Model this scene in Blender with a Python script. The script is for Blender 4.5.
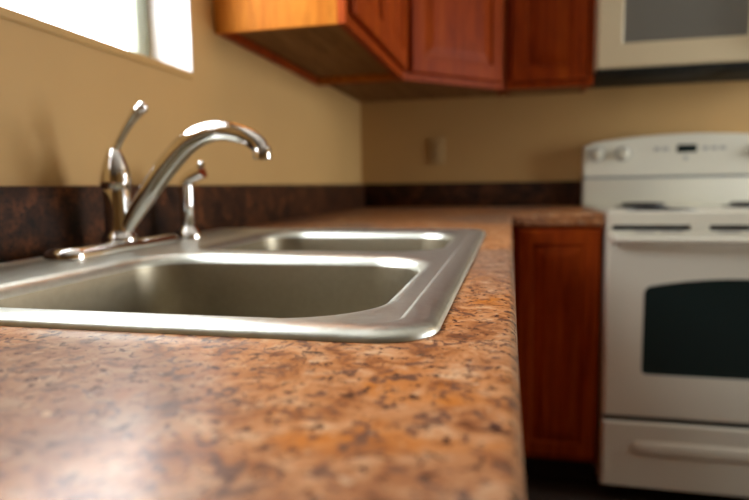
import bpy, bmesh, math, random
from mathutils import Vector, Matrix
random.seed(4)
scene = bpy.context.scene
COL = scene.collection
for o in list(bpy.data.objects):
    bpy.data.objects.remove(o)

# ------------------------------------------------------------------ camera
YAW, PITCH, ROLL = 0.2285, 0.110, -0.0153
FPX = 582.8
cam_d = bpy.data.cameras.new('camera')
cam = bpy.data.objects.new('camera', cam_d)
COL.objects.link(cam)
cam_d.sensor_width = 36.0
cam_d.lens = FPX / 749.0 * 36.0
cam_d.clip_start = 0.01
fw = Vector((-math.sin(YAW) * math.cos(PITCH), math.cos(YAW) * math.cos(PITCH), -math.sin(PITCH)))
rt = Vector((math.cos(YAW), math.sin(YAW), 0))
up = rt.cross(fw)
cr, sr = math.cos(ROLL), math.sin(ROLL)
r2 = rt * cr + up * sr
u2 = up * cr - rt * sr
cam.matrix_world = Matrix(((r2.x, u2.x, -fw.x, 0.6466), (r2.y, u2.y, -fw.y, 0.0),
                           (r2.z, u2.z, -fw.z, 1.0094), (0, 0, 0, 1)))
cam_d.dof.use_dof = True
cam_d.dof.focus_distance = 0.43
cam_d.dof.aperture_fstop = 4.4
scene.camera = cam

# ------------------------------------------------------------------ world, light, exposure
world = bpy.data.worlds.new('overcast_sky')
scene.world = world
world.use_nodes = True
bg = world.node_tree.nodes['Background']
bg.inputs['Color'].default_value = (0.92, 0.955, 1.0, 1)
bg.inputs['Strength'].default_value = 18.0
scene.view_settings.view_transform = 'Standard'
scene.view_settings.look = 'None'
scene.view_settings.gamma = 1.0
scene.view_settings.use_curve_mapping = False
scene.view_settings.exposure = 0.0
scene.cycles.use_denoising = True
scene.cycles.max_bounces = 8
scene.cycles.caustics_reflective = True

def portal(name, loc, rot, sx, sy):
    ld = bpy.data.lights.new(name, 'AREA')
    ld.shape = 'RECTANGLE'
    ld.size, ld.size_y = sx, sy
    ld.cycles.is_portal = True
    o = bpy.data.objects.new(name, ld)
    COL.objects.link(o)
    o.location, o.rotation_euler = loc, rot
    return o

# main dimensions (metres); left wall face x=0, back wall face y=YB, counter top z=ZC
YB, ZC, XF = 2.547, 0.914, 0.6526
ZU = 1.352                      # underside of the upper cabinets
XS = 0.935                      # left side of the range
YF = YB - 0.650                 # front edge of the back counter
XR, YN, ZT = 3.3, -4.0, 2.44    # right wall, wall behind, ceiling
WY0, WY1, WZ0, WZ1 = 0.20, 1.131, 1.247, 2.10      # window over the sink
FY0, FY1, FZ0, FZ1 = 1.30, 2.45, 0.70, 2.08         # wide window in the right wall
portal('window_portal', (-0.13, (WY0 + WY1) / 2, (WZ0 + WZ1) / 2), (0, -math.pi / 2, 0), WZ1 - WZ0, WY1 - WY0)
portal('window_portal', (XR + 0.13, (FY0 + FY1) / 2, (FZ0 + FZ1) / 2), (0, math.pi / 2, 0), FZ1 - FZ0, FY1 - FY0)

# ------------------------------------------------------------------ materials
def s2l(c):
    return tuple((v / 12.92 if v <= 0.04045 else ((v + 0.055) / 1.055) ** 2.4) for v in [x / 255 for x in c]) + (1,)

def new_mat(name):
    m = bpy.data.materials.new(name)
    m.use_nodes = True
    return m, m.node_tree, m.node_tree.nodes['Principled BSDF']

def nd(nt, t, **kw):
    n = nt.nodes.new(t)
    for k, v in kw.items():
        if hasattr(n, k):
            setattr(n, k, v)
        else:
            n.inputs[k].default_value = v
    return n

def ramp(nt, src, stops):
    r = nt.nodes.new('ShaderNodeValToRGB')
    e = r.color_ramp.elements
    while len(e) < len(stops):
        e.new(0.5)
    for el, (p, c) in zip(e, stops):
        el.position, el.color = p, c
    nt.links.new(src, r.inputs[0])
    return r.outputs[0]

def mixc(nt, f, a, b, mode='MIX'):
    m = nt.nodes.new('ShaderNodeMix')
    m.data_type, m.blend_type = 'RGBA', mode
    for sock, v in ((m.inputs[0], f), (m.inputs[6], a), (m.inputs[7], b)):
        if isinstance(v, bpy.types.NodeSocket):
            nt.links.new(v, sock)
        else:
            sock.default_value = v
    return m.outputs[2]

def coords(nt, scale=(1, 1, 1)):
    t = nt.nodes.new('ShaderNodeTexCoord')
    mp = nt.nodes.new('ShaderNodeMapping')
    mp.inputs['Scale'].default_value = scale
    nt.links.new(t.outputs['Object'], mp.inputs[0])
    return mp.outputs[0]

def noise(nt, vec, scale, detail=3, rough=0.55, dist=0.0):
    n = nt.nodes.new('ShaderNodeTexNoise')
    n.inputs['Scale'].default_value = scale
    n.inputs['Detail'].default_value = detail
    n.inputs['Roughness'].default_value = rough
    n.inputs['Distortion'].default_value = dist
    nt.links.new(vec, n.inputs['Vector'])
    return n.outputs['Fac']

def bump(nt, b, h, strength, dist=0.002):
    n = nt.nodes.new('ShaderNodeBump')
    n.inputs['Strength'].default_value = strength
    n.inputs['Distance'].default_value = dist
    nt.links.new(h, n.inputs['Height'])
    nt.links.new(n.outputs[0], b.inputs['Normal'])

def plain(name, col, rough=0.5, metal=0.0, tex=0.0, tscale=200, spec=0.5, var=0.06):
    m, nt, b = new_mat(name)
    v = coords(nt)
    f = noise(nt, v, 6, 4)
    c0 = tuple(x * (1 - var) for x in col[:3]) + (1,)
    c1 = tuple(min(1, x * (1 + var)) for x in col[:3]) + (1,)
    nt.links.new(mixc(nt, f, c0, c1), b.inputs['Base Color'])
    b.inputs['Roughness'].default_value = rough
    b.inputs['Metallic'].default_value = metal
    b.inputs['Specular IOR Level'].default_value = spec
    if tex:
        bump(nt, b, noise(nt, v, tscale, 2), tex)
    return m

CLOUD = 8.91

def granite(name, dark):
    m, nt, b = new_mat(name)
    v = coords(nt)
    big = noise(nt, v, 16, 3, 0.6, 0.4)
    mid = noise(nt, v, 48, 4, 0.62, 0.6)
    fine = noise(nt, v, 170, 3, 0.6, 0.3)
    if dark:
        base = ramp(nt, noise(nt, v, 22, 4, 0.65, 0.8), [(0.34, (0.012, 0.005, 0.003, 1)), (0.5, (0.045, 0.016, 0.006, 1)), (0.66, (0.115, 0.038, 0.012, 1))])
        sp = ramp(nt, fine, [(0.52, (0, 0, 0, 1)), (0.62, (1, 1, 1, 1))])
        c = mixc(nt, sp, base, (0.010, 0.006, 0.004, 1))
        b.inputs['Roughness'].default_value = 0.5
        b.inputs['Specular IOR Level'].default_value = 0.15
    else:
        base = ramp(nt, mid, [(0.32, (0.16, 0.052, 0.017, 1)), (0.43, (0.35, 0.135, 0.046, 1)), (0.54, (0.47, 0.215, 0.088, 1)), (0.68, (0.55, 0.335, 0.185, 1))])
        # rust clouds
        rust = ramp(nt, big, [(0.56, (0, 0, 0, 1)), (0.68, (1, 1, 1, 1))])
        c = mixc(nt, rust, base, (0.45, 0.150, 0.026, 1))
        # grey brown flakes
        flk = noise(nt, v, 85, 3, 0.55, 1.2)
        f1 = ramp(nt, flk, [(0.55, (0, 0, 0, 1)), (0.62, (1, 1, 1, 1))])
        c = mixc(nt, f1, c, (0.155, 0.070, 0.040, 1))
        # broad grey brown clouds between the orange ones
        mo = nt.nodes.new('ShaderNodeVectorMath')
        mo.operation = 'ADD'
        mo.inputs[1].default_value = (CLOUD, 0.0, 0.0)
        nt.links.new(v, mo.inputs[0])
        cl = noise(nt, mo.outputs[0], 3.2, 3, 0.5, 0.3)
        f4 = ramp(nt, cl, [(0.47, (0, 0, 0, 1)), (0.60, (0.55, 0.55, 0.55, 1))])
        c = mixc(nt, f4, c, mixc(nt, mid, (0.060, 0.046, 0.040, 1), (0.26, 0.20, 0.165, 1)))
        # sparse near black specks
        dk = noise(nt, v, 150, 4, 0.65, 0.8)
        f2 = ramp(nt, dk, [(0.575, (0, 0, 0, 1)), (0.63, (1, 1, 1, 1))])
        c = mixc(nt, f2, c, (0.055, 0.022, 0.014, 1))
        # pale chips
        pk = noise(nt, v, 140, 2, 0.5, 0.5)
        f3 = ramp(nt, pk, [(0.66, (0, 0, 0, 1)), (0.76, (1, 1, 1, 1))])
        c = mixc(nt, f3, c, (0.50, 0.32, 0.19, 1))
        b.inputs['Roughness'].default_value = 0.42
        b.inputs['Specular IOR Level'].default_value = 0.03
        b.inputs['Coat Weight'].default_value = 0.36
        b.inputs['Coat Roughness'].default_value = 0.24
        b.inputs['Coat IOR'].default_value = 1.6
    nt.links.new(c, b.inputs['Base Color'])
    bump(nt, b, fine, 0.10, 0.0012)
    return m

def wood(name, c0, c1, c2, rough=0.32, axis='z'):
    m, nt, b = new_mat(name)
    sc = {'z': (14, 14, 1.0), 'x': (1.0, 14, 14), 'y': (14, 1.0, 14)}[axis]
    v = coords(nt, sc)
    g = noise(nt, v, 2.2, 5, 0.6, 0.8)
    f = noise(nt, v, 14, 4, 0.7)
    c = ramp(nt, g, [(0.3, c0), (0.5, c1), (0.72, c2)])
    st = ramp(nt, f, [(0.35, (0.72, 0.72, 0.72, 1)), (0.6, (1, 1, 1, 1))])
    nt.links.new(mixc(nt, 1.0, c, st, 'MULTIPLY'), b.inputs['Base Color'])
    b.inputs['Roughness'].default_value = rough
    b.inputs['Specular IOR Level'].default_value = 0.05
    bump(nt, b, f, 0.05)
    return m

def steel(name, rough=0.24, col=(0.62, 0.60, 0.56)):
    m, nt, b = new_mat(name)
    v = coords(nt, (8, 8, 8))
    f = noise(nt, v, 18, 3, 0.6)
    nt.links.new(ramp(nt, f, [(0.3, tuple(c * 0.88 for c in col) + (1,)), (0.7, col + (1,))]), b.inputs['Base Color'])
    b.inputs['Metallic'].default_value = 1.0
    rr = nt.nodes.new('ShaderNodeMapRange')
    rr.inputs['To Min'].default_value = rough * 0.8
    rr.inputs['To Max'].default_value = rough * 1.25
    nt.links.new(f, rr.inputs['Value'])
    nt.links.new(rr.outputs[0], b.inputs['Roughness'])
    bump(nt, b, f, 0.01, 0.0003)
    return m

def glass_mat(name, tint=(1, 1, 1, 1)):
    m = bpy.data.materials.new(name)
    m.use_nodes = True
    nt = m.node_tree
    nt.nodes.clear()
    out = nt.nodes.new('ShaderNodeOutputMaterial')
    mx = nt.nodes.new('ShaderNodeMixShader')
    tr = nt.nodes.new('ShaderNodeBsdfTransparent')
    tr.inputs[0].default_value = tint
    gl = nt.nodes.new('ShaderNodeBsdfGlossy')
    gl.inputs['Roughness'].default_value = 0.02
    lw = nt.nodes.new('ShaderNodeLayerWeight')
    pw = nt.nodes.new('ShaderNodeMath')
    pw.operation = 'POWER'
    pw.inputs[1].default_value = 5.0
    nt.links.new(lw.outputs['Facing'], pw.inputs[0])
    fr = nt.nodes.new('ShaderNodeMapRange')
    fr.inputs['To Min'].default_value = 0.03
    fr.inputs['To Max'].default_value = 0.9
    nt.links.new(pw.outputs[0], fr.inputs['Value'])
    nt.links.new(fr.outputs[0], mx.inputs[0])
    nt.links.new(tr.outputs[0], mx.inputs[1])
    nt.links.new(gl.outputs[0], mx.inputs[2])
    nt.links.new(mx.outputs[0], out.inputs[0])
    return m

M = {}
M['wall'] = plain('tan_wall_paint', (0.50, 0.305, 0.105), 0.6, tex=0.12, tscale=260)
M['ceiling'] = plain('ceiling_paint', (0.62, 0.58, 0.50), 0.8, tex=0.1, tscale=120)
M['floor'] = plain('dark_vinyl_floor', (0.035, 0.022, 0.015), 0.5, tex=0.05, tscale=60, var=0.3)
M['white_trim'] = plain('white_window_paint', (0.82, 0.80, 0.80), 0.4)
M['vinyl'] = plain('window_frame_vinyl', (0.33, 0.36, 0.27), 0.45)
M['glass'] = glass_mat('window_glass')
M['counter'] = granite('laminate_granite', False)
M['splash'] = granite('laminate_granite_dark', True)
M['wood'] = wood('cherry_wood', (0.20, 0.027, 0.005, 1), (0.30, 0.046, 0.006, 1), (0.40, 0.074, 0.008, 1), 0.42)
M['wood_side_lit'] = wood('cherry_side_lit', (0.44, 0.130, 0.016, 1), (0.54, 0.175, 0.022, 1), (0.62, 0.22, 0.030, 1), 0.45)  # same cherry as the doors, window light painted in as a brighter colour
M['wood_under'] = wood('raw_cabinet_bottom', (0.20, 0.11, 0.042, 1), (0.27, 0.15, 0.06, 1), (0.32, 0.19, 0.08, 1), 0.6, 'y')
M['toe'] = plain('toe_kick_black', (0.012, 0.010, 0.008), 0.6)
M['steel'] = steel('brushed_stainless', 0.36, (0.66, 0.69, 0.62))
M['steel_bowl_shaded'] = steel('stainless_bowl_shaded', 0.40, (0.38, 0.335, 0.24))  # same steel as the deck; bowl shade and wall reflection put into the colour
M['chrome'] = plain('chrome', (0.80, 0.79, 0.77), 0.05, 1.0, var=0.02)
M['dark_rubber'] = plain('dark_rubber', (0.02, 0.02, 0.02), 0.5)
M['enamel'] = plain('white_enamel', (0.70, 0.68, 0.555), 0.28, var=0.03)
M['mw_white'] = plain('white_plastic', (0.58, 0.49, 0.31), 0.35, var=0.03)
M['enamel_grey'] = plain('grey_seam', (0.30, 0.33, 0.32), 0.4)
M['vent_grey'] = plain('grey_vent', (0.42, 0.41, 0.37), 0.5)
M['black_gap'] = plain('black_gap', (0.010, 0.014, 0.014), 0.5)
M['oven_glass'] = plain('dark_oven_glass', (0.014, 0.023, 0.021), 0.12, spec=0.4)
M['mw_glass'] = plain('grey_microwave_screen', (0.14, 0.135, 0.11), 0.35)
M['mw_under'] = plain('dark_microwave_underside', (0.010, 0.014, 0.016), 0.6, spec=0.15)
M['coil'] = plain('black_burner_coil', (0.012, 0.012, 0.013), 0.5)
M['plate'] = plain('beige_outlet_plastic', (0.45, 0.30, 0.13), 0.5, spec=0.2)
M['slot'] = plain('outlet_slot', (0.05, 0.04, 0.03), 0.5)
M['print_grey'] = plain('grey_dial_print', (0.42, 0.42, 0.38), 0.5)

# ------------------------------------------------------------------ mesh helpers
def obj(name, bm, mat, parent=None, smooth=False):
    me = bpy.data.meshes.new(name)
    bmesh.ops.recalc_face_normals(bm, faces=bm.faces)
    bm.to_mesh(me)
    bm.free()
    if isinstance(mat, (list, tuple)):
        for m in mat:
            me.materials.append(m)
    else:
        me.materials.append(mat)
    if smooth:
        me.polygons.foreach_set('use_smooth', [True] * len(me.polygons))
        try:
            me.set_sharp_from_angle(angle=math.radians(38))
        except Exception:
            pass
    o = bpy.data.objects.new(name, me)
    COL.objects.link(o)
    if parent is not None:
        o.parent = parent
        o.matrix_parent_inverse = parent.matrix_world.inverted()
    return o

def empty(name, loc=(0, 0, 0)):
    o = bpy.data.objects.new(name, None)
    o.empty_display_size = 0.05
    COL.objects.link(o)
    o.location = loc
    o.matrix_world = Matrix.Translation(loc)
    return o

def tag(o, label, cat, group=None, kind=None):
    o['label'], o['category'] = label, cat
    if group:
        o['group'] = group
    if kind:
        o['kind'] = kind
    return o

def box(bm, a, b, bev=0.0, seg=2):
    r = bmesh.ops.create_cube(bm, size=1.0)
    vs = r['verts']
    c = [(a[i] + b[i]) / 2 for i in range(3)]
    s = [abs(b[i] - a[i]) for i in range(3)]
    for v in vs:
        v.co = Vector((c[i] + v.co[i] * s[i] for i in range(3)))
    if bev > 0:
        es = {e for v in vs for e in v.link_edges}
        bmesh.ops.bevel(bm, geom=list(es), offset=min(bev, min(s) * 0.45), segments=seg, affect='EDGES', profile=0.5)

def boxo(name, a, b, mat, parent=None, bev=0.0, seg=2):
    bm = bmesh.new()
    box(bm, a, b, bev, seg)
    return obj(name, bm, mat, parent, smooth=bev > 0)

def lathe(bm, prof, c, n=28, axis='z', cap=True):
    """prof: list of (radius, height) ; axis z or y (height towards -y)"""
    rings = []
    for r, h in prof:
        ring = []
        for k in range(n):
            t = 2 * math.pi * k / n
            if axis == 'z':
                p = (c[0] + r * math.cos(t), c[1] + r * math.sin(t), c[2] + h)
            else:
                p = (c[0] + r * math.cos(t), c[1] - h, c[2] + r * math.sin(t))
            ring.append(bm.verts.new(p))
        rings.append(ring)
    for a, b in zip(rings, rings[1:]):
        for k in range(n):
            bm.faces.new((a[k], a[(k + 1) % n], b[(k + 1) % n], b[k]))
    if cap:
        bm.faces.new(rings[0])
        bm.faces.new(rings[-1])

def catmull(pts, n=8):
    P = [Vector(p) for p in pts]
    P = [P[0] * 2 - P[1]] + P + [P[-1] * 2 - P[-2]]
    out = []
    for i in range(1, len(P) - 2):
        for k in range(n):
            t = k / n
            a, b, c, d = P[i - 1], P[i], P[i + 1], P[i + 2]
            out.append(0.5 * ((2 * b) + (c - a) * t + (2 * a - 5 * b + 4 * c - d) * t * t + (3 * b - a - 3 * c + d) * t ** 3))
    out.append(P[-2])
    return out

def tube(bm, pts, rads, n=18, sub=8, squash=1.0, cap=True):
    """tapered tube; rads per control point; squash scales the second section axis"""
    q = catmull([(*p, ) for p in pts], sub)
    rr = catmull([(r, 0, 0) for r in rads], sub)
    rings = []
    nrm = None
    for i, p in enumerate(q):
        t = (q[min(i + 1, len(q) - 1)] - q[max(i - 1, 0)]).normalized()
        if nrm is None:
            nrm = t.orthogonal().normalized()
            if abs(t.y) < 0.9:
                nrm = Vector((0, 1, 0)) - t * t.y
                nrm.normalize()
        nrm = (nrm - t * nrm.dot(t)).normalized()
        bn = t.cross(nrm)
        r = rr[i].x
        rings.append([bm.verts.new(p + nrm * (r * squash * math.cos(2 * math.pi * k / n)) + bn * (r * math.sin(2 * math.pi * k / n))) for k in range(n)])
    for a, b in zip(rings, rings[1:]):
        for k in range(n):
            bm.faces.new((a[k], a[(k + 1) % n], b[(k + 1) % n], b[k]))
    if cap:
        bm.faces.new(rings[0])
        bm.faces.new(rings[-1])

def rrect(cx, cy, hx, hy, r, n=10):
    pts = []
    for qx, qy, a0 in ((1, 1, 0), (-1, 1, 90), (-1, -1, 180), (1, -1, 270)):
        ox, oy = cx + qx * (hx - r), cy + qy * (hy - r)
        for k in range(n + 1):
            t = math.radians(a0 + 90 * k / n)
            pts.append((ox + r * math.cos(t), oy + r * math.sin(t)))
    return pts

def bridge(bm, loops):
    for a, b in zip(loops, loops[1:]):
        n = len(a)
        for k in range(n):
            bm.faces.new((a[k], a[(k + 1) % n], b[(k + 1) % n], b[k]))

def vloop(bm, pts, z):
    return [bm.verts.new((p[0], p[1], z)) for p in pts]

def loop_edges(bm, vs):
    out = []
    for k in range(len(vs)):
        a, b = vs[k], vs[(k + 1) % len(vs)]
        e = bm.edges.get((a, b)) or bm.edges.new((a, b))
        out.append(e)
    return out

# ------------------------------------------------------------------ room shell
def wall_with_hole(name, fixed, a0, a1, h0, h1, z0, z1, axis, t0, t1, label):
    """axis 'x': wall plane x in [t0,t1], runs along y; axis 'y': the other way"""
    bm = bmesh.new()
    def bx(p0, p1, q0, q1):
        if axis == 'x':
            box(bm, (t0, p0, q0), (t1, p1, q1))
        else:
            box(bm, (p0, t0, q0), (p1, t1, q1))
    bx(a0, h0, 0, ZT)
    bx(h1, a1, 0, ZT)
    bx(h0, h1, 0, z0)
    bx(h0, h1, z1, ZT)
    return tag(obj(name, bm, M['wall']), label, 'wall', kind='structure')

wall_with_hole('wall_left', 0, YN - 0.12, YB + 0.12, WY0, WY1, WZ0, WZ1, 'x', -0.12, 0.0, 'tan painted wall with the window over the sink')
tag(boxo('wall_back', (0.0, YB, 0), (XR, YB + 0.12, ZT), M['wall']), 'tan painted wall behind the range', 'wall', kind='structure')
wall_with_hole('wall_right', 0, YN, YB + 0.12, FY0, FY1, FZ0, FZ1, 'x', XR, XR + 0.12, 'tan painted wall with the wide window opposite the sink')
tag(boxo('wall_front', (0.0, YN - 0.12, 0), (XR + 0.12, YN, ZT), M['wall']), 'tan painted wall behind the viewer', 'wall', kind='structure')
tag(boxo('floor', (-0.12, YN - 0.12, -0.05), (XR + 0.12, YB + 0.12, 0.0), M['floor']), 'dark brown kitchen floor', 'floor', kind='structure')
tag(boxo('ceiling', (-0.12, YN - 0.12, ZT), (XR + 0.12, YB + 0.12, ZT + 0.05), M['ceiling']), 'off-white painted ceiling', 'ceiling', kind='structure')

# window over the sink: white reveal boards, frame, meeting stile, two panes
w1 = tag(empty('window_1', (0, (WY0 + WY1) / 2, WZ0)), 'bright white sliding window over the sink', 'window', kind='structure')
e = 0.004
boxo('reveal', (-0.118, WY1 - e, WZ0), (0.001, WY1, WZ1), M['white_trim'], w1)
boxo('reveal', (-0.118, WY0, WZ0), (0.001, WY0 + e, WZ1), M['white_trim'], w1)
boxo('reveal', (-0.118, WY0 + e, WZ1 - e), (0.001, WY1 - e, WZ1), M['white_trim'], w1)
boxo('window_sill', (-0.118, WY0 - 0.006, WZ0 - 0.013), (0.004, WY1 - 0.001, WZ0 + 0.002), M['wall'], w1, 0.002)
ymid = (WY0 + WY1) / 2
fx0, fx1 = -0.118, -0.092
boxo('frame', (fx0, WY1 - e - 0.042, WZ0 + 0.002), (fx1, WY1 - e, WZ1 - e), M['vinyl'], w1, 0.004)
boxo('frame', (fx0, WY0 + e, WZ0 + 0.002), (fx1, WY0 + e + 0.042, WZ1 - e), M['vinyl'], w1, 0.004)
boxo('frame', (fx0, WY0 + e + 0.042, WZ0 + 0.002), (fx1, WY1 - e - 0.042, WZ0 + 0.036), M['vinyl'], w1, 0.004)
boxo('frame', (fx0, WY0 + e + 0.042, WZ1 - e - 0.036), (fx1, WY1 - e - 0.042, WZ1 - e), M['vinyl'], w1, 0.004)
boxo('meeting_stile', (fx0, ymid - 0.02, WZ0 + 0.036), (fx1, ymid + 0.02, WZ1 - e - 0.036), M['vinyl'], w1, 0.004)
for p0, p1 in ((WY0 + e + 0.042, ymid - 0.02), (ymid + 0.02, WY1 - e - 0.042)):
    boxo('pane', (-0.107, p0, WZ0 + 0.036), (-0.103, p1, WZ1 - e - 0.036), M['glass'], w1)

w2 = tag(empty('window_2', (XR, (FY0 + FY1) / 2, FZ0)), 'wide white window in the wall opposite the sink', 'window', kind='structure')
X0, X1 = XR + 0.05, XR + 0.10
for a, b in (((X0, FY0, FZ0), (X1, FY0 + 0.06, FZ1)), ((X0, FY1 - 0.06, FZ0), (X1, FY1, FZ1)),
             ((X0, FY0 + 0.06, FZ0), (X1, FY1 - 0.06, FZ0 + 0.08)), ((X0, FY0 + 0.06, FZ1 - 0.06), (X1, FY1 - 0.06, FZ1))):
    boxo('frame', a, b, M['white_trim'], w2, 0.004)
ym = (FY0 + FY1) / 2
boxo('meeting_stile', (X0, ym - 0.04, FZ0 + 0.08), (X1, ym + 0.04, FZ1 - 0.06), M['white_trim'], w2, 0.004)
for p0, p1 in ((FY0 + 0.06, ym - 0.04), (ym + 0.04, FY1 - 0.06)):
    boxo('pane', (X0 + 0.023, p0, FZ0 + 0.08), (X0 + 0.027, p1, FZ1 - 0.06), M['glass'], w2)

# ------------------------------------------------------------------ countertop (L shaped, one piece, sink cut-out)
SX0, SX1, SY0, SY1 = 0.0235, 0.6025, 0.336, 1.175        # sink outline
SCX, SCY = (SX0 + SX1) / 2, (SY0 + SY1) / 2
CY0 = -0.95
bm = bmesh.new()
R = 0.009
prof = [(-R, 0.0)] + [(-R + R * math.sin(t), -R + R * math.cos(t)) for t in [math.radians(a) for a in (22, 45, 67, 90)]] \
     + [(0, -0.030)] + [(-0.006 + 0.006 * math.cos(t), -0.032 - 0.006 * math.sin(t)) for t in [math.radians(a) for a in (30, 60, 90)]] + [(-0.03, -0.038)]
rows = []
XE = XS - 0.004
for off, dz in prof:
    rows.append([bm.verts.new((XF + off, CY0, ZC + dz)), bm.verts.new((XF + off, YF - off, ZC + dz)), bm.verts.new((XE, YF - off, ZC + dz))])
for a, b in zip(rows, rows[1:]):
    for k in range(2):
        bm.faces.new((a[k], a[k + 1], b[k + 1], b[k]))
t0 = rows[0]
back = [bm.verts.new((XE, YB - 0.001, ZC)), bm.verts.new((0.001, YB - 0.001, ZC)), bm.verts.new((0.001, CY0, ZC))]
hole = vloop(bm, rrect(SCX, SCY, (SX1 - SX0) / 2 - 0.014, (SY1 - SY0) / 2 - 0.014, 0.03, 6), ZC)
es = loop_edges(bm, [t0[0], t0[1], t0[2]] + back) + loop_edges(bm, hole)
bmesh.ops.triangle_fill(bm, edges=es, use_beauty=True)
hole2 = vloop(bm, rrect(SCX, SCY, (SX1 - SX0) / 2 - 0.014, (SY1 - SY0) / 2 - 0.014, 0.03, 6), ZC - 0.032)
bridge(bm, [hole, hole2])
# end caps and underside
lo = rows[-1]
backl = [bm.verts.new((v.co.x, v.co.y, ZC - 0.038)) for v in back]
bm.faces.new([r[0] for r in rows] + [backl[2], back[2]])
bm.faces.new([r[2] for r in rows] + [backl[0], back[0]])
bm.faces.new((back[0], back[1], backl[1], backl[0]))
bm.faces.new((back[1], back[2], backl[2], backl[1]))
for f in bm.faces:
    f.smooth = False
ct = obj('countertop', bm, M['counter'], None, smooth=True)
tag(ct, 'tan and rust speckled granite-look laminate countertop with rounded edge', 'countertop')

tag(boxo('backsplash', (0.001, CY0, ZC + 0.0005), (0.020, YB - 0.021, ZC + 0.102), M['splash'], None, 0.003),
    'dark brown speckled backsplash strip behind the faucet', 'backsplash')
tag(boxo('backsplash', (0.001, YB - 0.020, ZC + 0.0005), (XS - 0.004, YB - 0.001, ZC + 0.102), M['splash'], None, 0.003),
    'dark brown speckled backsplash strip on the wall beside the range', 'backsplash')

# ------------------------------------------------------------------ double bowl sink
sink = tag(empty('kitchen_sink', (SCX, SCY, ZC)), 'stainless steel double bowl sink set into the speckled countertop', 'sink')
ZD = ZC + 0.0055
hx, hy = (SX1 - SX0) / 2, (SY1 - SY0) / 2
bm = bmesh.new()
fl = []
for off, z in ((0.0, 0.0003), (0.0005, 0.0022), (0.002, 0.0043), (0.005, 0.0062), (0.009, 0.0074), (0.013, 0.0080), (0.022, 0.0082), (0.0245, 0.0077), (0.0265, 0.0058), (0.028, 0.0055)):
    fl.append(vloop(bm, rrect(SCX, SCY, hx - off, hy - off, max(0.040 - off * 0.9, 0.012), 10), ZC + z))
bridge(bm, fl)
BX0, BX1 = 0.158, 0.563
bowls = [(0.366, 0.740), (0.772, 1.142)]
BR = 0.085
bl = []
for y0, y1 in bowls:
    bl.append(vloop(bm, rrect((BX0 + BX1) / 2, (y0 + y1) / 2, (BX1 - BX0) / 2, (y1 - y0) / 2, BR, 14), ZD))
es = loop_edges(bm, fl[-1]) + loop_edges(bm, bl[0]) + loop_edges(bm, bl[1])
bmesh.ops.triangle_fill(bm, edges=es, use_beauty=True)
RR = 0.017
for (y0, y1), top_loop in zip(bowls, bl):
    lp = [top_loop]
    for a in (15, 30, 45, 60, 75):
        t = math.radians(a)
        o_ = RR * math.sin(t)
        lp.append(vloop(bm, rrect((BX0 + BX1) / 2, (y0 + y1) / 2, (BX1 - BX0) / 2 - o_, (y1 - y0) / 2 - o_, max(BR - o_ * 0.8, 0.04), 14), ZD - RR * (1 - math.cos(t))))
    bridge(bm, lp)
obj('sink_deck', bm, M['steel'], sink, smooth=True)
for y0, y1 in bowls:
    bm = bmesh.new()
    cx, cy, ax, ay = (BX0 + BX1) / 2, (y0 + y1) / 2, (BX1 - BX0) / 2, (y1 - y0) / 2
    t = math.radians(75)
    pr = [(RR * math.sin(t), -RR * (1 - math.cos(t)))]
    pr += [(RR + 0.0006, -RR - 0.002), (RR + 0.003, -0.05), (RR + 0.006, -0.10), (RR + 0.010, -0.140)]
    o0, z0, RB = RR + 0.010, -0.140, 0.035
    for a in (22, 45, 67, 90):
        t = math.radians(a)
        pr.append((o0 + RB * (1 - math.cos(t)), z0 - RB * math.sin(t)))
    lp = [vloop(bm, rrect(cx, cy, ax - o, ay - o, max(BR - o * 0.8, 0.04), 14), ZD + z) for o, z in pr]
    base = rrect(cx, cy, ax - pr[-1][0], ay - pr[-1][0], 0.04, 14)
    for fr, z in ((0.6, -0.177), (0.32, -0.179)):
        pts = []
        for (px, py) in base:
            ang = math.atan2(py - cy, px - cx)
            d = math.hypot(px - cx, py - cy)
            rad = 0.045 + (d - 0.045) * ((fr - 0.32) / 0.68)
            pts.append((cx + rad * math.cos(ang), cy + rad * math.sin(ang)))
        lp.append(vloop(bm, pts, ZD + z))
    bridge(bm, lp)
    bo = obj('bowl', bm, M['steel_bowl_shaded'], sink, smooth=True)
    bm = bmesh.new()
    lathe(bm, [(0.045, -0.179), (0.043, -0.176), (0.040, -0.177), (0.034, -0.190), (0.012, -0.190), (0.011, -0.182), (0.004, -0.180)], (cx, cy, ZD), 28)
    dr = obj('drain_strainer', bm, M['chrome'], bo, smooth=True)

# ------------------------------------------------------------------ faucet
FXc, FYc = 0.081, 0.757
ZP = ZD + 0.0003
fa = tag(empty('kitchen_faucet', (FXc, FYc, ZP)), 'chrome single-lever kitchen faucet with arched spout and deck plate', 'faucet')
bm = bmesh.new()
pl = []
for off, z in ((0.0, 0.0), (0.0, 0.006), (0.0015, 0.010), (0.005, 0.0135), (0.011, 0.0155), (0.018, 0.016)):
    pl.append(vloop(bm, rrect(FXc, FYc, 0.028 - off, 0.134 - off, 0.0275 - off, 10), ZP + z))
bridge(bm, pl)
bm.faces.new(pl[-1])
obj('deck_plate', bm, M['chrome'], fa, smooth=True)
bm = bmesh.new()
lathe(bm, [(0.026, 0.014), (0.026, 0.018), (0.0235, 0.022), (0.0205, 0.026), (0.0195, 0.032), (0.0190, 0.062), (0.0195, 0.086), (0.0185, 0.090)], (FXc, FYc, ZP), 36)
obj('faucet_body', bm, M['chrome'], fa, smooth=True)
bm = bmesh.new()
lathe(bm, [(0.0195, 0.0905), (0.0215, 0.094), (0.0222, 0.101), (0.0212, 0.112), (0.0180, 0.125), (0.0135, 0.137), (0.0095, 0.146), (0.0050, 0.151), (0.001, 0.152)], (FXc, FYc, ZP), 36)
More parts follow.
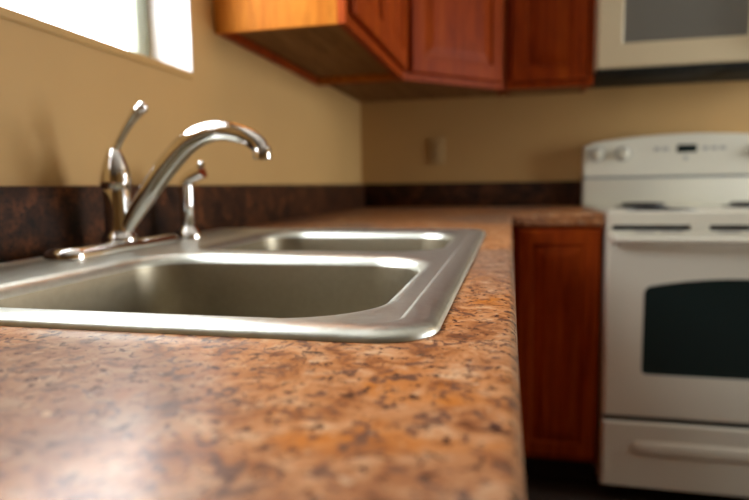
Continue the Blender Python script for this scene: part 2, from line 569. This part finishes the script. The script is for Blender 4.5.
hd = obj('handle_dome', bm, M['chrome'], fa, smooth=True)
bm = bmesh.new()
tube(bm, [(FXc - 0.002, FYc, ZP + 0.140), (FXc + 0.010, FYc, ZP + 0.160), (FXc + 0.026, FYc, ZP + 0.182), (FXc + 0.042, FYc, ZP + 0.200), (FXc + 0.050, FYc, ZP + 0.206)],
     [0.0060, 0.0050, 0.0056, 0.0075, 0.0060], 16, 6, 1.25)
obj('lever', bm, M['chrome'], hd, smooth=True)
bm = bmesh.new()
bmesh.ops.create_uvsphere(bm, u_segments=16, v_segments=10, radius=0.0085, matrix=Matrix.Translation((FXc + 0.050, FYc, ZP + 0.206)))
obj('lever_tip', bm, M['chrome'], hd, smooth=True)
bm = bmesh.new()
tube(bm, [(FXc + 0.008, FYc, 0.946), (0.104, FYc, 0.966), (0.134, FYc, 1.004), (0.166, FYc, 1.042), (0.205, FYc, 1.076), (0.245, FYc, 1.089), (0.283, FYc, 1.083), (0.304, FYc, 1.072), (0.313, FYc, 1.060)],
     [0.0100, 0.0115, 0.0140, 0.0155, 0.0152, 0.0138, 0.0125, 0.0120, 0.0118], 22, 6, 1.1)
sp = obj('spout', bm, M['chrome'], fa, smooth=True)
bm = bmesh.new()
lathe(bm, [(0.0115, 0.006), (0.0132, 0.003), (0.0135, -0.010), (0.0105, -0.0115), (0.0100, -0.006)], (0.3135, FYc, 1.059), 24)
obj('aerator', bm, M['chrome'], sp, smooth=True)

# side sprayer
PXc, PYc = 0.078, 0.953
sy = tag(empty('side_sprayer', (PXc, PYc, ZP)), 'small chrome side sprayer standing on the sink deck', 'sprayer')
bm = bmesh.new()
lathe(bm, [(0.024, 0.0), (0.024, 0.006), (0.021, 0.012), (0.016, 0.018), (0.0135, 0.022)], (PXc, PYc, ZP), 28)
obj('holder', bm, M['chrome'], sy, smooth=True)
bm = bmesh.new()
lathe(bm, [(0.0105, 0.0225), (0.0115, 0.028), (0.0118, 0.060), (0.0125, 0.088), (0.0125, 0.094)], (PXc, PYc, ZP), 24)
obj('spray_grip', bm, M['chrome'], sy, smooth=True)
bm = bmesh.new()
tube(bm, [(PXc - 0.002, PYc, ZP + 0.085), (PXc, PYc, ZP + 0.100), (PXc + 0.010, PYc, ZP + 0.110), (PXc + 0.027, PYc, ZP + 0.117), (PXc + 0.034, PYc, ZP + 0.120)],
     [0.0125, 0.0125, 0.0115, 0.0125, 0.0130], 20, 6)
hd2 = obj('spray_head', bm, M['chrome'], sy, smooth=True)
bm = bmesh.new()
tube(bm, [(PXc + 0.024, PYc, ZP + 0.127), (PXc + 0.030, PYc, ZP + 0.131), (PXc + 0.036, PYc, ZP + 0.132)], [0.005, 0.0065, 0.005], 12, 4)
obj('spray_trigger', bm, M['chrome'], hd2, smooth=True)

# ------------------------------------------------------------------ cabinet helpers
def door_panel(parent, origin, ax, nrm, w, h, th=0.019, stile=0.055, mat=None):
    """raised panel door; origin = lower corner on the cabinet face, ax = width direction, nrm = outward"""
    mat = mat or M['wood']
    O, A, N = Vector(origin), Vector(ax).normalized(), Vector(nrm).normalized()
    Z = Vector((0, 0, 1))
    def ring(bm, ins, d):
        return [bm.verts.new(O + A * a + Z * z + N * d) for a, z in ((ins, ins), (w - ins, ins), (w - ins, h - ins), (ins, h - ins))]
    bm = bmesh.new()
    L = [ring(bm, 0.0, 0.0), ring(bm, 0.0, th - 0.004), ring(bm, 0.004, th), ring(bm, stile - 0.004, th), ring(bm, stile, th - 0.009), ring(bm, stile + 0.004, th - 0.009)]
    for a, b in zip(L, L[1:]):
        for k in range(4):
            bm.faces.new((a[k], a[(k + 1) % 4], b[(k + 1) % 4], b[k]))
    bm.faces.new(L[0])
    d = obj('door', bm, mat, parent)
    bm = bmesh.new()
    s = stile + 0.004
    L = [ring(bm, s, th - 0.0092), ring(bm, s + 0.030, th - 0.002), ring(bm, s + 0.032, th - 0.0015)]
    for a, b in zip(L, L[1:]):
        for k in range(4):
            bm.faces.new((a[k], a[(k + 1) % 4], b[(k + 1) % 4], b[k]))
    bm.faces.new(L[-1])
    obj('raised_panel', bm, mat, d)
    return d

def prism(bm, poly, z0, z1):
    lo = [bm.verts.new((x, y, z0)) for x, y in poly]
    hi = [bm.verts.new((x, y, z1)) for x, y in poly]
    bridge(bm, [lo, hi])
    bm.faces.new(lo)
    bm.faces.new(hi)

UZ1 = 2.13
g = 0.0015
# upper cabinet on the window wall: end panel faces the viewer
UY0, UY1 = 1.232, YB - 0.626
uc = tag(empty('upper_cabinet', (0.15, (UY0 + UY1) / 2, ZU)), 'cherry wall cabinet beside the window with brightly lit end panel', 'cabinet')
boxo('end_panel', (g, UY0, ZU), (0.286, UY0 + 0.012, UZ1), M['wood_side_lit'], uc, 0.001)
boxo('end_panel', (g, UY1 - 0.012, ZU), (0.286, UY1, UZ1), M['wood_side_lit'], uc)
boxo('bottom_panel', (g, UY0 + 0.012, ZU + 0.020), (0.286, UY1 - 0.012, ZU + 0.032), M['wood_under'], uc)
boxo('top_panel', (g, UY0 + 0.012, UZ1 - 0.015), (0.286, UY1 - 0.012, UZ1), M['wood_under'], uc)
boxo('hanging_rail', (g, UY0 + 0.012, ZU + 0.001), (0.016, UY1 - 0.012, ZU + 0.020), M['wood'], uc)
bm = bmesh.new()
for a, b in (((UY0, ZU), (UY0 + 0.038, UZ1)), ((UY1 - 0.038, ZU), (UY1, UZ1)), ((UY0 + 0.038, ZU), (UY1 - 0.038, ZU + 0.038)), ((UY0 + 0.038, UZ1 - 0.038), (UY1 - 0.038, UZ1))):
    box(bm, (0.286, a[0], a[1]), (0.305, b[0], b[1]), 0.001, 1)
obj('face_frame', bm, M['wood'], uc)
ww = (UY1 - UY0 - 0.05) / 2
for k in range(2):
    door_panel(uc, (0.3055, UY0 + 0.024 + k * (ww + 0.002), ZU + 0.024), (0, 1, 0), (1, 0, 0), ww, UZ1 - ZU - 0.048)

# diagonal corner cabinet
cc = tag(empty('upper_cabinet', (0.25, YB - 0.25, ZU)), 'diagonal cherry wall cabinet filling the corner of the room', 'cabinet')
P = [(g, YB - g), (g, YB - 0.610), (0.292, YB - 0.610), (0.610, YB - 0.292), (0.610, YB - g)]
bm = bmesh.new()
prism(bm, P, ZU + 0.022, ZU + 0.034)
obj('bottom_panel', bm, M['wood_under'], cc)
bm = bmesh.new()
prism(bm, P, UZ1 - 0.015, UZ1)
obj('top_panel', bm, M['wood_under'], cc)
boxo('side_panel', (g, YB - 0.6105, ZU), (0.292, YB - 0.598, UZ1 - 0.016), M['wood'], cc)
boxo('side_panel', (0.598, YB - 0.292, ZU + 0.020), (0.6105, YB - g, UZ1 - 0.016), M['wood'], cc)
A = Vector((1, 1, 0)).normalized()
N = Vector((1, -1, 0)).normalized()
O = Vector((0.292, YB - 0.610, ZU))
Wd = (Vector((0.610, YB - 0.292, 0)) - Vector((0.292, YB - 0.610, 0))).length
bm = bmesh.new()
def obox(bm, a0, a1, z0, z1, d0, d1):
    vs = [bm.verts.new(O + A * a + Vector((0, 0, z)) + N * d) for a in (a0, a1) for z in (z0, z1) for d in (d0, d1)]
    for q in ((0, 1, 3, 2), (4, 5, 7, 6), (0, 1, 5, 4), (2, 3, 7, 6), (0, 2, 6, 4), (1, 3, 7, 5)):
        bm.faces.new([vs[i] for i in q])
H = UZ1 - ZU
obox(bm, 0, 0.045, 0, H, 0, 0.018)
obox(bm, Wd - 0.045, Wd, 0, H, 0, 0.018)
obox(bm, 0.045, Wd - 0.045, 0, 0.038, 0, 0.018)
obox(bm, 0.045, Wd - 0.045, H - 0.038, H, 0, 0.018)
obj('face_frame', bm, M['wood'], cc)
oo = O + A * 0.022 + N * 0.0185 + Vector((0, 0, 0.024))
door_panel(cc, oo, A, N, Wd - 0.044, H - 0.048)

# narrow cabinet between corner and microwave
nx0, nx1 = 0.626, XS - 0.003
nc = tag(empty('upper_cabinet', ((nx0 + nx1) / 2, YB - 0.15, ZU)), 'narrow dark cherry wall cabinet beside the white microwave', 'cabinet')
boxo('side_panel', (nx0, YB - 0.286, ZU + 0.018), (nx0 + 0.012, YB - g, UZ1), M['wood'], nc)
boxo('side_panel', (nx1 - 0.012, YB - 0.286, ZU + 0.018), (nx1, YB - g, UZ1), M['wood'], nc)
boxo('bottom_panel', (nx0 + 0.012, YB - 0.286, ZU + 0.020), (nx1 - 0.012, YB - g, ZU + 0.032), M['wood_under'], nc)
boxo('top_panel', (nx0 + 0.012, YB - 0.286, UZ1 - 0.015), (nx1 - 0.012, YB - g, UZ1), M['wood_under'], nc)
bm = bmesh.new()
for a, b in (((nx0, ZU), (nx0 + 0.038, UZ1)), ((nx1 - 0.038, ZU), (nx1, UZ1)), ((nx0 + 0.038, ZU), (nx1 - 0.038, ZU + 0.038)), ((nx0 + 0.038, UZ1 - 0.038), (nx1 - 0.038, UZ1))):
    box(bm, (a[0], YB - 0.305, a[1]), (b[0], YB - 0.286, b[1]), 0.001, 1)
obj('face_frame', bm, M['wood'], nc)
door_panel(nc, (nx0 + 0.022, YB - 0.3055, ZU + 0.024), (1, 0, 0), (0, -1, 0), nx1 - nx0 - 0.044, UZ1 - ZU - 0.048)

# cabinet over the microwave
MX0, MX1, MZ0, MZ1 = XS - 0.002, XS + 0.758, 1.392, 1.815
oc = tag(empty('upper_cabinet', ((MX0 + MX1) / 2, YB - 0.15, MZ1 + 0.003)), 'short wide cherry cabinet above the white microwave', 'cabinet')
boxo('cabinet_box', (MX0 + g, YB - 0.286, MZ1 + 0.003), (MX1, YB - g, UZ1), M['wood'], oc)
ww = (MX1 - MX0 - 0.03) / 2
for k in range(2):
    door_panel(oc, (MX0 + 0.012 + k * (ww + 0.004), YB - 0.2865, MZ1 + 0.02), (1, 0, 0), (0, -1, 0), ww, UZ1 - MZ1 - 0.04)

# ------------------------------------------------------------------ over-the-range microwave
MY = YB - 0.380
mw = tag(empty('microwave', ((MX0 + MX1) / 2, YB - 0.19, MZ0)), 'white over-the-range microwave with grey screened door', 'microwave')
boxo('housing', (MX0, MY + 0.030, MZ0 + 0.006), (MX1, YB - g, MZ1), M['mw_white'], mw, 0.003)
boxo('underside', (MX0 + 0.004, MY + 0.012, MZ0 - 0.006), (MX1 - 0.004, YB - 0.004, MZ0 + 0.0055), M['mw_under'], mw, 0.003)
for k in range(2):
    boxo('grease_filter', (MX0 + 0.09 + k * 0.33, MY + 0.08, MZ0 - 0.010), (MX0 + 0.34 + k * 0.33, MY + 0.25, MZ0 - 0.0065), M['mw_under'], mw, 0.001)
DW = 0.56
dz0, dz1 = MZ0 + 0.002, MZ1 - 0.055
bm = bmesh.new()
wx0, wx1, wz0, wz1 = MX0 + 0.083, MX0 + DW - 0.10, MZ0 + 0.083, dz1 - 0.07
def ringy(bm, x0, x1, z0, z1, y):
    return [bm.verts.new(p) for p in ((x0, y, z0), (x1, y, z0), (x1, y, z1), (x0, y, z1))]
L = [ringy(bm, MX0, MX0 + DW, dz0, dz1, MY + 0.029), ringy(bm, MX0, MX0 + DW, dz0, dz1, MY + 0.006), ringy(bm, MX0 + 0.006, MX0 + DW - 0.006, dz0 + 0.006, dz1 - 0.006, MY),
     ringy(bm, wx0 - 0.006, wx1 + 0.006, wz0 - 0.006, wz1 + 0.006, MY), ringy(bm, wx0, wx1, wz0, wz1, MY + 0.005), ringy(bm, wx0, wx1, wz0, wz1, MY + 0.012)]
bridge(bm, L)
bm.faces.new(L[0])
md = obj('door', bm, M['mw_white'], mw)
boxo('door_window', (wx0, MY + 0.006, wz0), (wx1, MY + 0.010, wz1), M['mw_glass'], md)
bm = bmesh.new()
hxx = MX0 + DW - 0.04
tube(bm, [(hxx, MY + 0.002, dz0 + 0.04), (hxx, MY - 0.022, dz0 + 0.055), (hxx, MY - 0.03, (dz0 + dz1) / 2), (hxx, MY - 0.022, dz1 - 0.055), (hxx, MY + 0.002, dz1 - 0.04)], [0.011] * 5, 14, 6)
obj('door_handle', bm, M['mw_white'], md, smooth=True)
cp = boxo('control_panel', (MX0 + DW + 0.003, MY, dz0), (MX1, MY + 0.029, dz1), M['mw_white'], mw, 0.004)
boxo('display', (MX0 + DW + 0.03, MY - 0.001, dz1 - 0.07), (MX1 - 0.03, MY + 0.001, dz1 - 0.03), M['oven_glass'], cp)
for r in range(5):
    for c in range(3):
        boxo('button', (MX0 + DW + 0.032 + c * 0.047, MY - 0.0015, dz1 - 0.12 - r * 0.038), (MX0 + DW + 0.068 + c * 0.047, MY + 0.001, dz1 - 0.095 - r * 0.038), M['vent_grey'], cp)
vg = boxo('vent_grille', (MX0, MY + 0.004, dz1 + 0.003), (MX1, MY + 0.029, MZ1), M['mw_white'], mw, 0.003)
for k in range(4):
    boxo('louver', (MX0 + 0.03, MY + 0.001, dz1 + 0.010 + k * 0.011), (MX1 - 0.03, MY + 0.004, dz1 + 0.015 + k * 0.011), M['vent_grey'], vg)

# ------------------------------------------------------------------ base cabinets
def base_cab(name, label, faces):
    return tag(empty(name), label, 'cabinet', )

# back run: narrow cabinet between the corner and the range
BF = YF + 0.022                                   # face of the back base cabinets
ZB = ZC - 0.040
bc = tag(empty('base_cabinet', (0.8, BF + 0.3, 0)), 'narrow cherry base cabinet between the countertop corner and range', 'cabinet')
boxo('cabinet_box', (XF + 0.001, BF + 0.019, 0.102), (XS - 0.004, YB - g, ZB), M['wood_under'], bc)
boxo('toe_kick', (XF + 0.001, BF + 0.075, 0.0), (XS - 0.004, BF + 0.09, 0.101), M['toe'], bc)
bm = bmesh.new()
x0, x1 = XF - 0.02, XS - 0.004
for a, b in (((x0, 0.102), (x0 + 0.045, ZB)), ((x1 - 0.016, 0.102), (x1, ZB)), ((x0 + 0.045, 0.102), (x1 - 0.016, 0.135)), ((x0 + 0.045, ZB - 0.03), (x1 - 0.016, ZB))):
    box(bm, (a[0], BF, a[1]), (b[0], BF + 0.0185, b[1]), 0.001, 1)
obj('face_frame', bm, M['wood'], bc)
door_panel(bc, (x0 + 0.040, BF - 0.0005, 0.122), (1, 0, 0), (0, -1, 0), x1 - x0 - 0.040 - 0.010, ZB - 0.122 - 0.010, 0.019, 0.05)

# sink run: three cabinets facing the room
SF = XF - 0.024
def sink_cab(y0, y1, label, nd_, drawers):
    c = tag(empty('base_cabinet', (SF / 2, (y0 + y1) / 2, 0)), label, 'cabinet')
    boxo('end_panel', (g, y0, 0.102), (SF - 0.019, y0 + 0.016, ZB), M['wood'], c)
    boxo('end_panel', (g, y1 - 0.016, 0.102), (SF - 0.019, y1, ZB), M['wood'], c)
    boxo('bottom_panel', (g, y0 + 0.016, 0.102), (SF - 0.019, y1 - 0.016, 0.118), M['wood_under'], c)
    boxo('toe_kick', (SF - 0.09, y0, 0.0), (SF - 0.075, y1, 0.101), M['toe'], c)
    bm = bmesh.new()
    for a, b in (((y0, 0.102), (y0 + 0.03, ZB)), ((y1 - 0.03, 0.102), (y1, ZB)), ((y0 + 0.03, 0.102), (y1 - 0.03, 0.135)), ((y0 + 0.03, ZB - 0.03), (y1 - 0.03, ZB)), ((y0 + 0.03, ZB - 0.19), (y1 - 0.03, ZB - 0.165))):
        box(bm, (SF - 0.0185, a[0], a[1]), (SF, b[0], b[1]), 0.001, 1)
    obj('face_frame', bm, M['wood'], c)
    w = (y1 - y0 - 0.03) / nd_
    for k in range(nd_):
        door_panel(c, (SF + 0.0005, y0 + 0.015 + k * w, 0.122), (0, 1, 0), (1, 0, 0), w - 0.004, ZB - 0.18 - 0.122)
        boxo('drawer_front', (SF + 0.0005, y0 + 0.015 + k * w, ZB - 0.165), (SF + 0.019, y0 + 0.011 + (k + 1) * w, ZB - 0.016), M['wood'], c, 0.003)
sink_cab(0.30, 1.21, 'cherry two-door base cabinet under the sink', 2, True)
sink_cab(1.213, BF + 0.0, 'cherry base cabinet between the sink cabinet and the corner', 1, True)
sink_cab(CY0 + 0.02, 0.297, 'cherry base cabinet at the near end of the counter', 2, True)

# ------------------------------------------------------------------ range
RX0, RX1, RY0 = XS, XS + 0.760, 1.876
RC = (RX0 + RX1) / 2
rg = tag(empty('range', (RC, (RY0 + YB) / 2, 0)), 'white freestanding electric range with coil burners and dark oven window', 'range')
boxo('body', (RX0 + 0.001, RY0 + 0.045, 0.045), (RX1, YB - 0.004, 0.900), M['enamel'], rg, 0.003)
for fx in (RX0 + 0.05, RX1 - 0.05):
    for fy in (RY0 + 0.10, YB - 0.06):
        bm = bmesh.new()
        lathe(bm, [(0.016, 0.0), (0.016, 0.012), (0.008, 0.014), (0.008, 0.046)], (fx, fy, 0), 12)
        obj('foot', bm, M['dark_rubber'], rg, smooth=True)
# cooktop: slab with rolled lip and four round wells
bm = bmesh.new()
wells = [(RC - 0.190, RY0 + 0.19, 0.092), (RC + 0.190, RY0 + 0.19, 0.078), (RC - 0.190, YB - 0.205, 0.078), (RC + 0.190, YB - 0.205, 0.092)]
ZK = 0.921
lo_ = vloop(bm, rrect(RC, (RY0 + YB - 0.004) / 2, (RX1 - RX0) / 2 + 0.001, (YB - 0.004 - RY0) / 2, 0.010, 4), 0.880)
hi_ = vloop(bm, rrect(RC, (RY0 + YB - 0.004) / 2, (RX1 - RX0) / 2 + 0.001, (YB - 0.004 - RY0) / 2, 0.010, 4), ZK - 0.006)
hi2 = vloop(bm, rrect(RC, (RY0 + YB - 0.004) / 2, (RX1 - RX0) / 2 - 0.005, (YB - 0.004 - RY0) / 2 - 0.006, 0.008, 4), ZK)
hi3 = vloop(bm, rrect(RC, (RY0 + YB - 0.004) / 2, (RX1 - RX0) / 2 - 0.022, (YB - 0.004 - RY0) / 2 - 0.024, 0.008, 4), ZK - 0.006)
bridge(bm, [lo_, hi_, hi2, hi3])
bm.faces.new(lo_)
wl = []
for x, y, r in wells:
    wl.append([bm.verts.new((x + (r + 0.014) * math.cos(2 * math.pi * k / 32), y + (r + 0.014) * math.sin(2 * math.pi * k / 32), ZK - 0.006)) for k in range(32)])
es = loop_edges(bm, hi3)
for w in wl:
    es += loop_edges(bm, w)
bmesh.ops.triangle_fill(bm, edges=es, use_beauty=True)
obj('cooktop', bm, M['enamel'], rg)
for i, (x, y, r) in enumerate(wells):
    bm = bmesh.new()
    lathe(bm, [(r + 0.0155, -0.006), (r + 0.015, -0.0035), (r + 0.008, -0.0035), (r - 0.01, -0.016), (0.02, -0.020)], (x, y, ZK), 32, cap=False)
    dp = obj('drip_pan', bm, M['enamel_grey'] if i < 2 else M['coil'], rg, smooth=True)
    bm = bmesh.new()
    pts = []
    turns = 4.2
    for k in range(int(turns * 20) + 1):
        t = 2 * math.pi * k / 20
        rr_ = 0.020 + (r - 0.022) * k / (turns * 20)
        pts.append((x + rr_ * math.cos(t), y + rr_ * math.sin(t), ZK + (-0.006 if i < 2 else 0.005)))
    tube(bm, pts, [0.0045] * len(pts), 8, 1)
    obj('coil', bm, M['coil'], dp, smooth=True)
# backguard with arched control panel
GY = YB - 0.075
boxo('riser', (RX0, GY + 0.006, ZK - 0.006), (RX1, YB - 0.003, 1.022), M['enamel'], rg, 0.002)
boxo('seam', (RX0 + 0.002, GY + 0.010, 1.0221), (RX1 - 0.002, YB - 0.003, 1.0315), M['enamel_grey'], rg)
bm = bmesh.new()
fr, bk = [], []
top = []
for k in range(25):
    u = -1 + 2 * k / 24
    top.append((RC + u * 0.380, 1.156 + 0.030 * (1 - u * u) - (0.010 if abs(u) > 0.99 else 0)))
outl = [(RX0, 1.032), (RX1, 1.032)] + top[::-1]
fr = [bm.verts.new((x, GY, z)) for x, z in outl]
fr2 = [bm.verts.new((RC + (x - RC) * 1.0, GY + 0.004, z + (0.004 if z > 1.04 else 0))) for x, z in outl]
bk = [bm.verts.new((x, YB - 0.003, z + (0.004 if z > 1.04 else 0))) for x, z in outl]
bridge(bm, [fr, fr2, bk])
bm.faces.new(fr)
bm.faces.new(bk)
cpn = obj('control_panel', bm, M['enamel'], rg)
for kx in (0.982, 1.078, 2 * RC - 1.078, 2 * RC - 0.982):
    bm = bmesh.new()
    lathe(bm, [(0.030, 0.0), (0.030, 0.0012), (0.020, 0.0014)], (kx, GY, 1.118), 28, 'y')
    obj('dial_ring', bm, M['print_grey'], cpn, smooth=False)
    bm = bmesh.new()
    lathe(bm, [(0.0235, 0.0016), (0.0235, 0.010), (0.020, 0.018), (0.0185, 0.020)], (kx, GY, 1.118), 28, 'y')
    kn = obj('knob', bm, M['enamel'], cpn, smooth=True)
    boxo('grip', (kx - 0.004, GY - 0.028, 1.118 - 0.019), (kx + 0.004, GY - 0.0195, 1.118 + 0.019), M['enamel'], kn, 0.002)
boxo('clock_display', (RC - 0.044, GY - 0.0015, 1.118), (RC + 0.026, GY + 0.001, 1.148), M['oven_glass'], cpn, 0.006)
for bx_ in (-0.115, -0.085, 0.055, 0.085, 0.115):
    boxo('button', (RC + bx_ - 0.011, GY - 0.0014, 1.126), (RC + bx_ + 0.011, GY + 0.001, 1.140), M['print_grey'], cpn, 0.003)
for bx_ in (-0.012,):
    boxo('button', (RC + bx_ - 0.008, GY - 0.0014, 1.090), (RC + bx_ + 0.008, GY + 0.001, 1.104), M['print_grey'], cpn, 0.003)

# front: vent strip, oven door with arched window, drawer
boxo('front_strip', (RX0 + 0.001, RY0 + 0.020, 0.8640), (RX1 - 0.001, RY0 + 0.046, 0.8795), M['enamel'], rg, 0.002)
for a, b in ((RX0 + 0.001, 0.950), (1.166, 1.218), (2 * RC - 1.218, 2 * RC - 1.166), (2 * RC - 0.950, RX1 - 0.001)):
    boxo('front_strip', (a, RY0 + 0.001, 0.8640), (b, RY0 + 0.0195, 0.8795), M['enamel'], rg, 0.001)
for a, b in ((0.950, 1.166), (1.218, 2 * RC - 1.218 - 0.0), (2 * RC - 1.166, 2 * RC - 0.950)):
    boxo('vent_slot', (a, RY0 + 0.003, 0.8650), (b, RY0 + 0.0195, 0.8790), M['black_gap'], rg)
od_top, od_bot = 0.8635, 0.283
DY = RY0 - 0.002
def arch_outline(x0, x1, z0, zs, zm, r=0.016, n=5):
    """window outline: straight bottom with round corners, arched top"""
    pts = []
    for qx, a0 in ((x0 + r, 180), (x1 - r, 270)):
        for k in range(n + 1):
            t = math.radians(a0 + 90 * k / n)
            pts.append((qx + r * math.cos(t), z0 + r + r * math.sin(t)))
    cx, hw = (x0 + x1) / 2, (x1 - x0) / 2
    pts.append((x1, zs - r))
    pts.append((x1 - r * 0.3, zs - r * 0.3))
    for k in range(17):
        u = 1 - 2 * k / 16
        uu = u * (1 - r / hw)
        pts.append((cx + uu * hw, zs + (zm - zs) * (1 - uu * uu)))
    pts.append((x0 + r * 0.3, zs - r * 0.3))
    pts.append((x0, zs - r))
    return pts
ox0, ox1 = RX0 + 0.001, RX1 - 0.001
wo = arch_outline(1.045, 2 * RC - 1.045, 0.420, 0.692, 0.722)
bm = bmesh.new()
def ylp(pts, y, grow=0.0):
    c = Vector((RC, 0.56))
    out = []
    for x, z in pts:
        d = Vector((x, z)) - c
        s = 1 + grow / max(abs(d.x), 0.12) if grow else 1
        out.append(bm.verts.new((c.x + d.x * s, y, c.y + d.y * s)))
    return out
o1 = [bm.verts.new(p) for p in ((ox0, RY0 + 0.044, od_bot), (ox1, RY0 + 0.044, od_bot), (ox1, RY0 + 0.044, od_top), (ox0, RY0 + 0.044, od_top))]
o2 = [bm.verts.new(p) for p in ((ox0, DY + 0.008, od_bot), (ox1, DY + 0.008, od_bot), (ox1, DY + 0.008, od_top), (ox0, DY + 0.008, od_top))]
o3 = [bm.verts.new(p) for p in ((ox0 + 0.008, DY, od_bot + 0.006), (ox1 - 0.008, DY, od_bot + 0.006), (ox1 - 0.008, DY, od_top - 0.006), (ox0 + 0.008, DY, od_top - 0.006))]
bridge(bm, [o1, o2, o3])
bm.faces.new(o1)
wf = ylp(wo, DY)
wi = ylp(wo, DY + 0.006)
bmesh.ops.triangle_fill(bm, edges=loop_edges(bm, o3) + loop_edges(bm, wf), use_beauty=True)
bridge(bm, [wf, wi])
door = obj('oven_door', bm, M['enamel'], rg)
bm = bmesh.new()
wg = ylp(wo, DY + 0.004)
wb = ylp(wo, DY + 0.010)
bridge(bm, [wg, wb])
bm.faces.new(wg)
bm.faces.new(wb)
obj('oven_window', bm, M['oven_glass'], door)
# bowed handle bar with end blocks
bm = bmesh.new()
hz = 0.838
tube(bm, [(RX0 + 0.020, DY + 0.001, hz), (RX0 + 0.026, DY - 0.024, hz), (RX0 + 0.055, DY - 0.042, hz), (RC, DY - 0.050, hz), (RX1 - 0.055, DY - 0.042, hz), (RX1 - 0.026, DY - 0.024, hz), (RX1 - 0.020, DY + 0.001, hz)],
     [0.020, 0.0205, 0.019, 0.018, 0.019, 0.0205, 0.020], 18, 6, 0.6)
obj('door_handle', bm, M['enamel'], door, smooth=True)
for a, b in ((1.012, 1.070), (1.084, 1.142), (1.240, 1.298)):
    for q0, q1 in ((a, b), (2 * RC - b, 2 * RC - a)):
        boxo('vent_louver', (q0, DY - 0.001, 0.8565), (q1, DY + 0.002, 0.861), M['vent_grey'], door)
# storage drawer
bm = bmesh.new()
zz0, zz1 = 0.052, 0.268
hx0, hx1, hz0, hz1 = 1.036, 2 * RC - 1.036, 0.156, 0.212
L = [ringy(bm, ox0, ox1, zz0, zz1, RY0 + 0.044), ringy(bm, ox0, ox1, zz0, zz1, DY + 0.008), ringy(bm, ox0 + 0.008, ox1 - 0.008, zz0 + 0.006, zz1 - 0.006, DY)]
bridge(bm, L)
bm.faces.new(L[0])
bm.faces.new(L[-1])
dw = obj('drawer', bm, M['enamel'], rg)
bm = bmesh.new()
tube(bm, [(hx0, DY + 0.006, (hz0 + hz1) / 2), (hx0 + 0.02, DY + 0.003, (hz0 + hz1) / 2), (RC, DY + 0.002, (hz0 + hz1) / 2), (hx1 - 0.02, DY + 0.003, (hz0 + hz1) / 2), (hx1, DY + 0.006, (hz0 + hz1) / 2)],
     [0.018, 0.026, 0.026, 0.026, 0.018], 18, 6, 0.30)
obj('drawer_handle', bm, M['enamel'], dw, smooth=True)
boxo('seam', (RX0 + 0.003, RY0 + 0.006, 0.2685), (RX1 - 0.003, RY0 + 0.043, 0.2825), M['black_gap'], rg)

# ------------------------------------------------------------------ wall outlet
ou = tag(empty('wall_outlet', (0.338, YB, 1.154)), 'beige outlet plate on the back wall above the backsplash', 'outlet')
boxo('cover_plate', (0.303, YB - 0.006, 1.098), (0.373, YB - 0.0005, 1.212), M['plate'], ou, 0.003)
for dz in (-0.02, 0.02):
    rc = boxo('receptacle', (0.322, YB - 0.0075, 1.154 + dz - 0.014), (0.354, YB - 0.0055, 1.154 + dz + 0.014), M['plate'], ou, 0.002)
    for dx in (-0.006, 0.006):
        boxo('slot', (0.338 + dx - 0.001, YB - 0.0079, 1.154 + dz - 0.003), (0.338 + dx + 0.001, YB - 0.0074, 1.154 + dz + 0.006), M['slot'], rc)

for o in COL.objects:
    if o.parent is None and o.get('category') == 'cabinet':
        o['group'] = 'cherry wall cabinets' if o.name.startswith('upper') else 'cherry base cabinets'
    elif o.parent is None and o.get('category') == 'backsplash':
        o['group'] = 'dark backsplash strips'
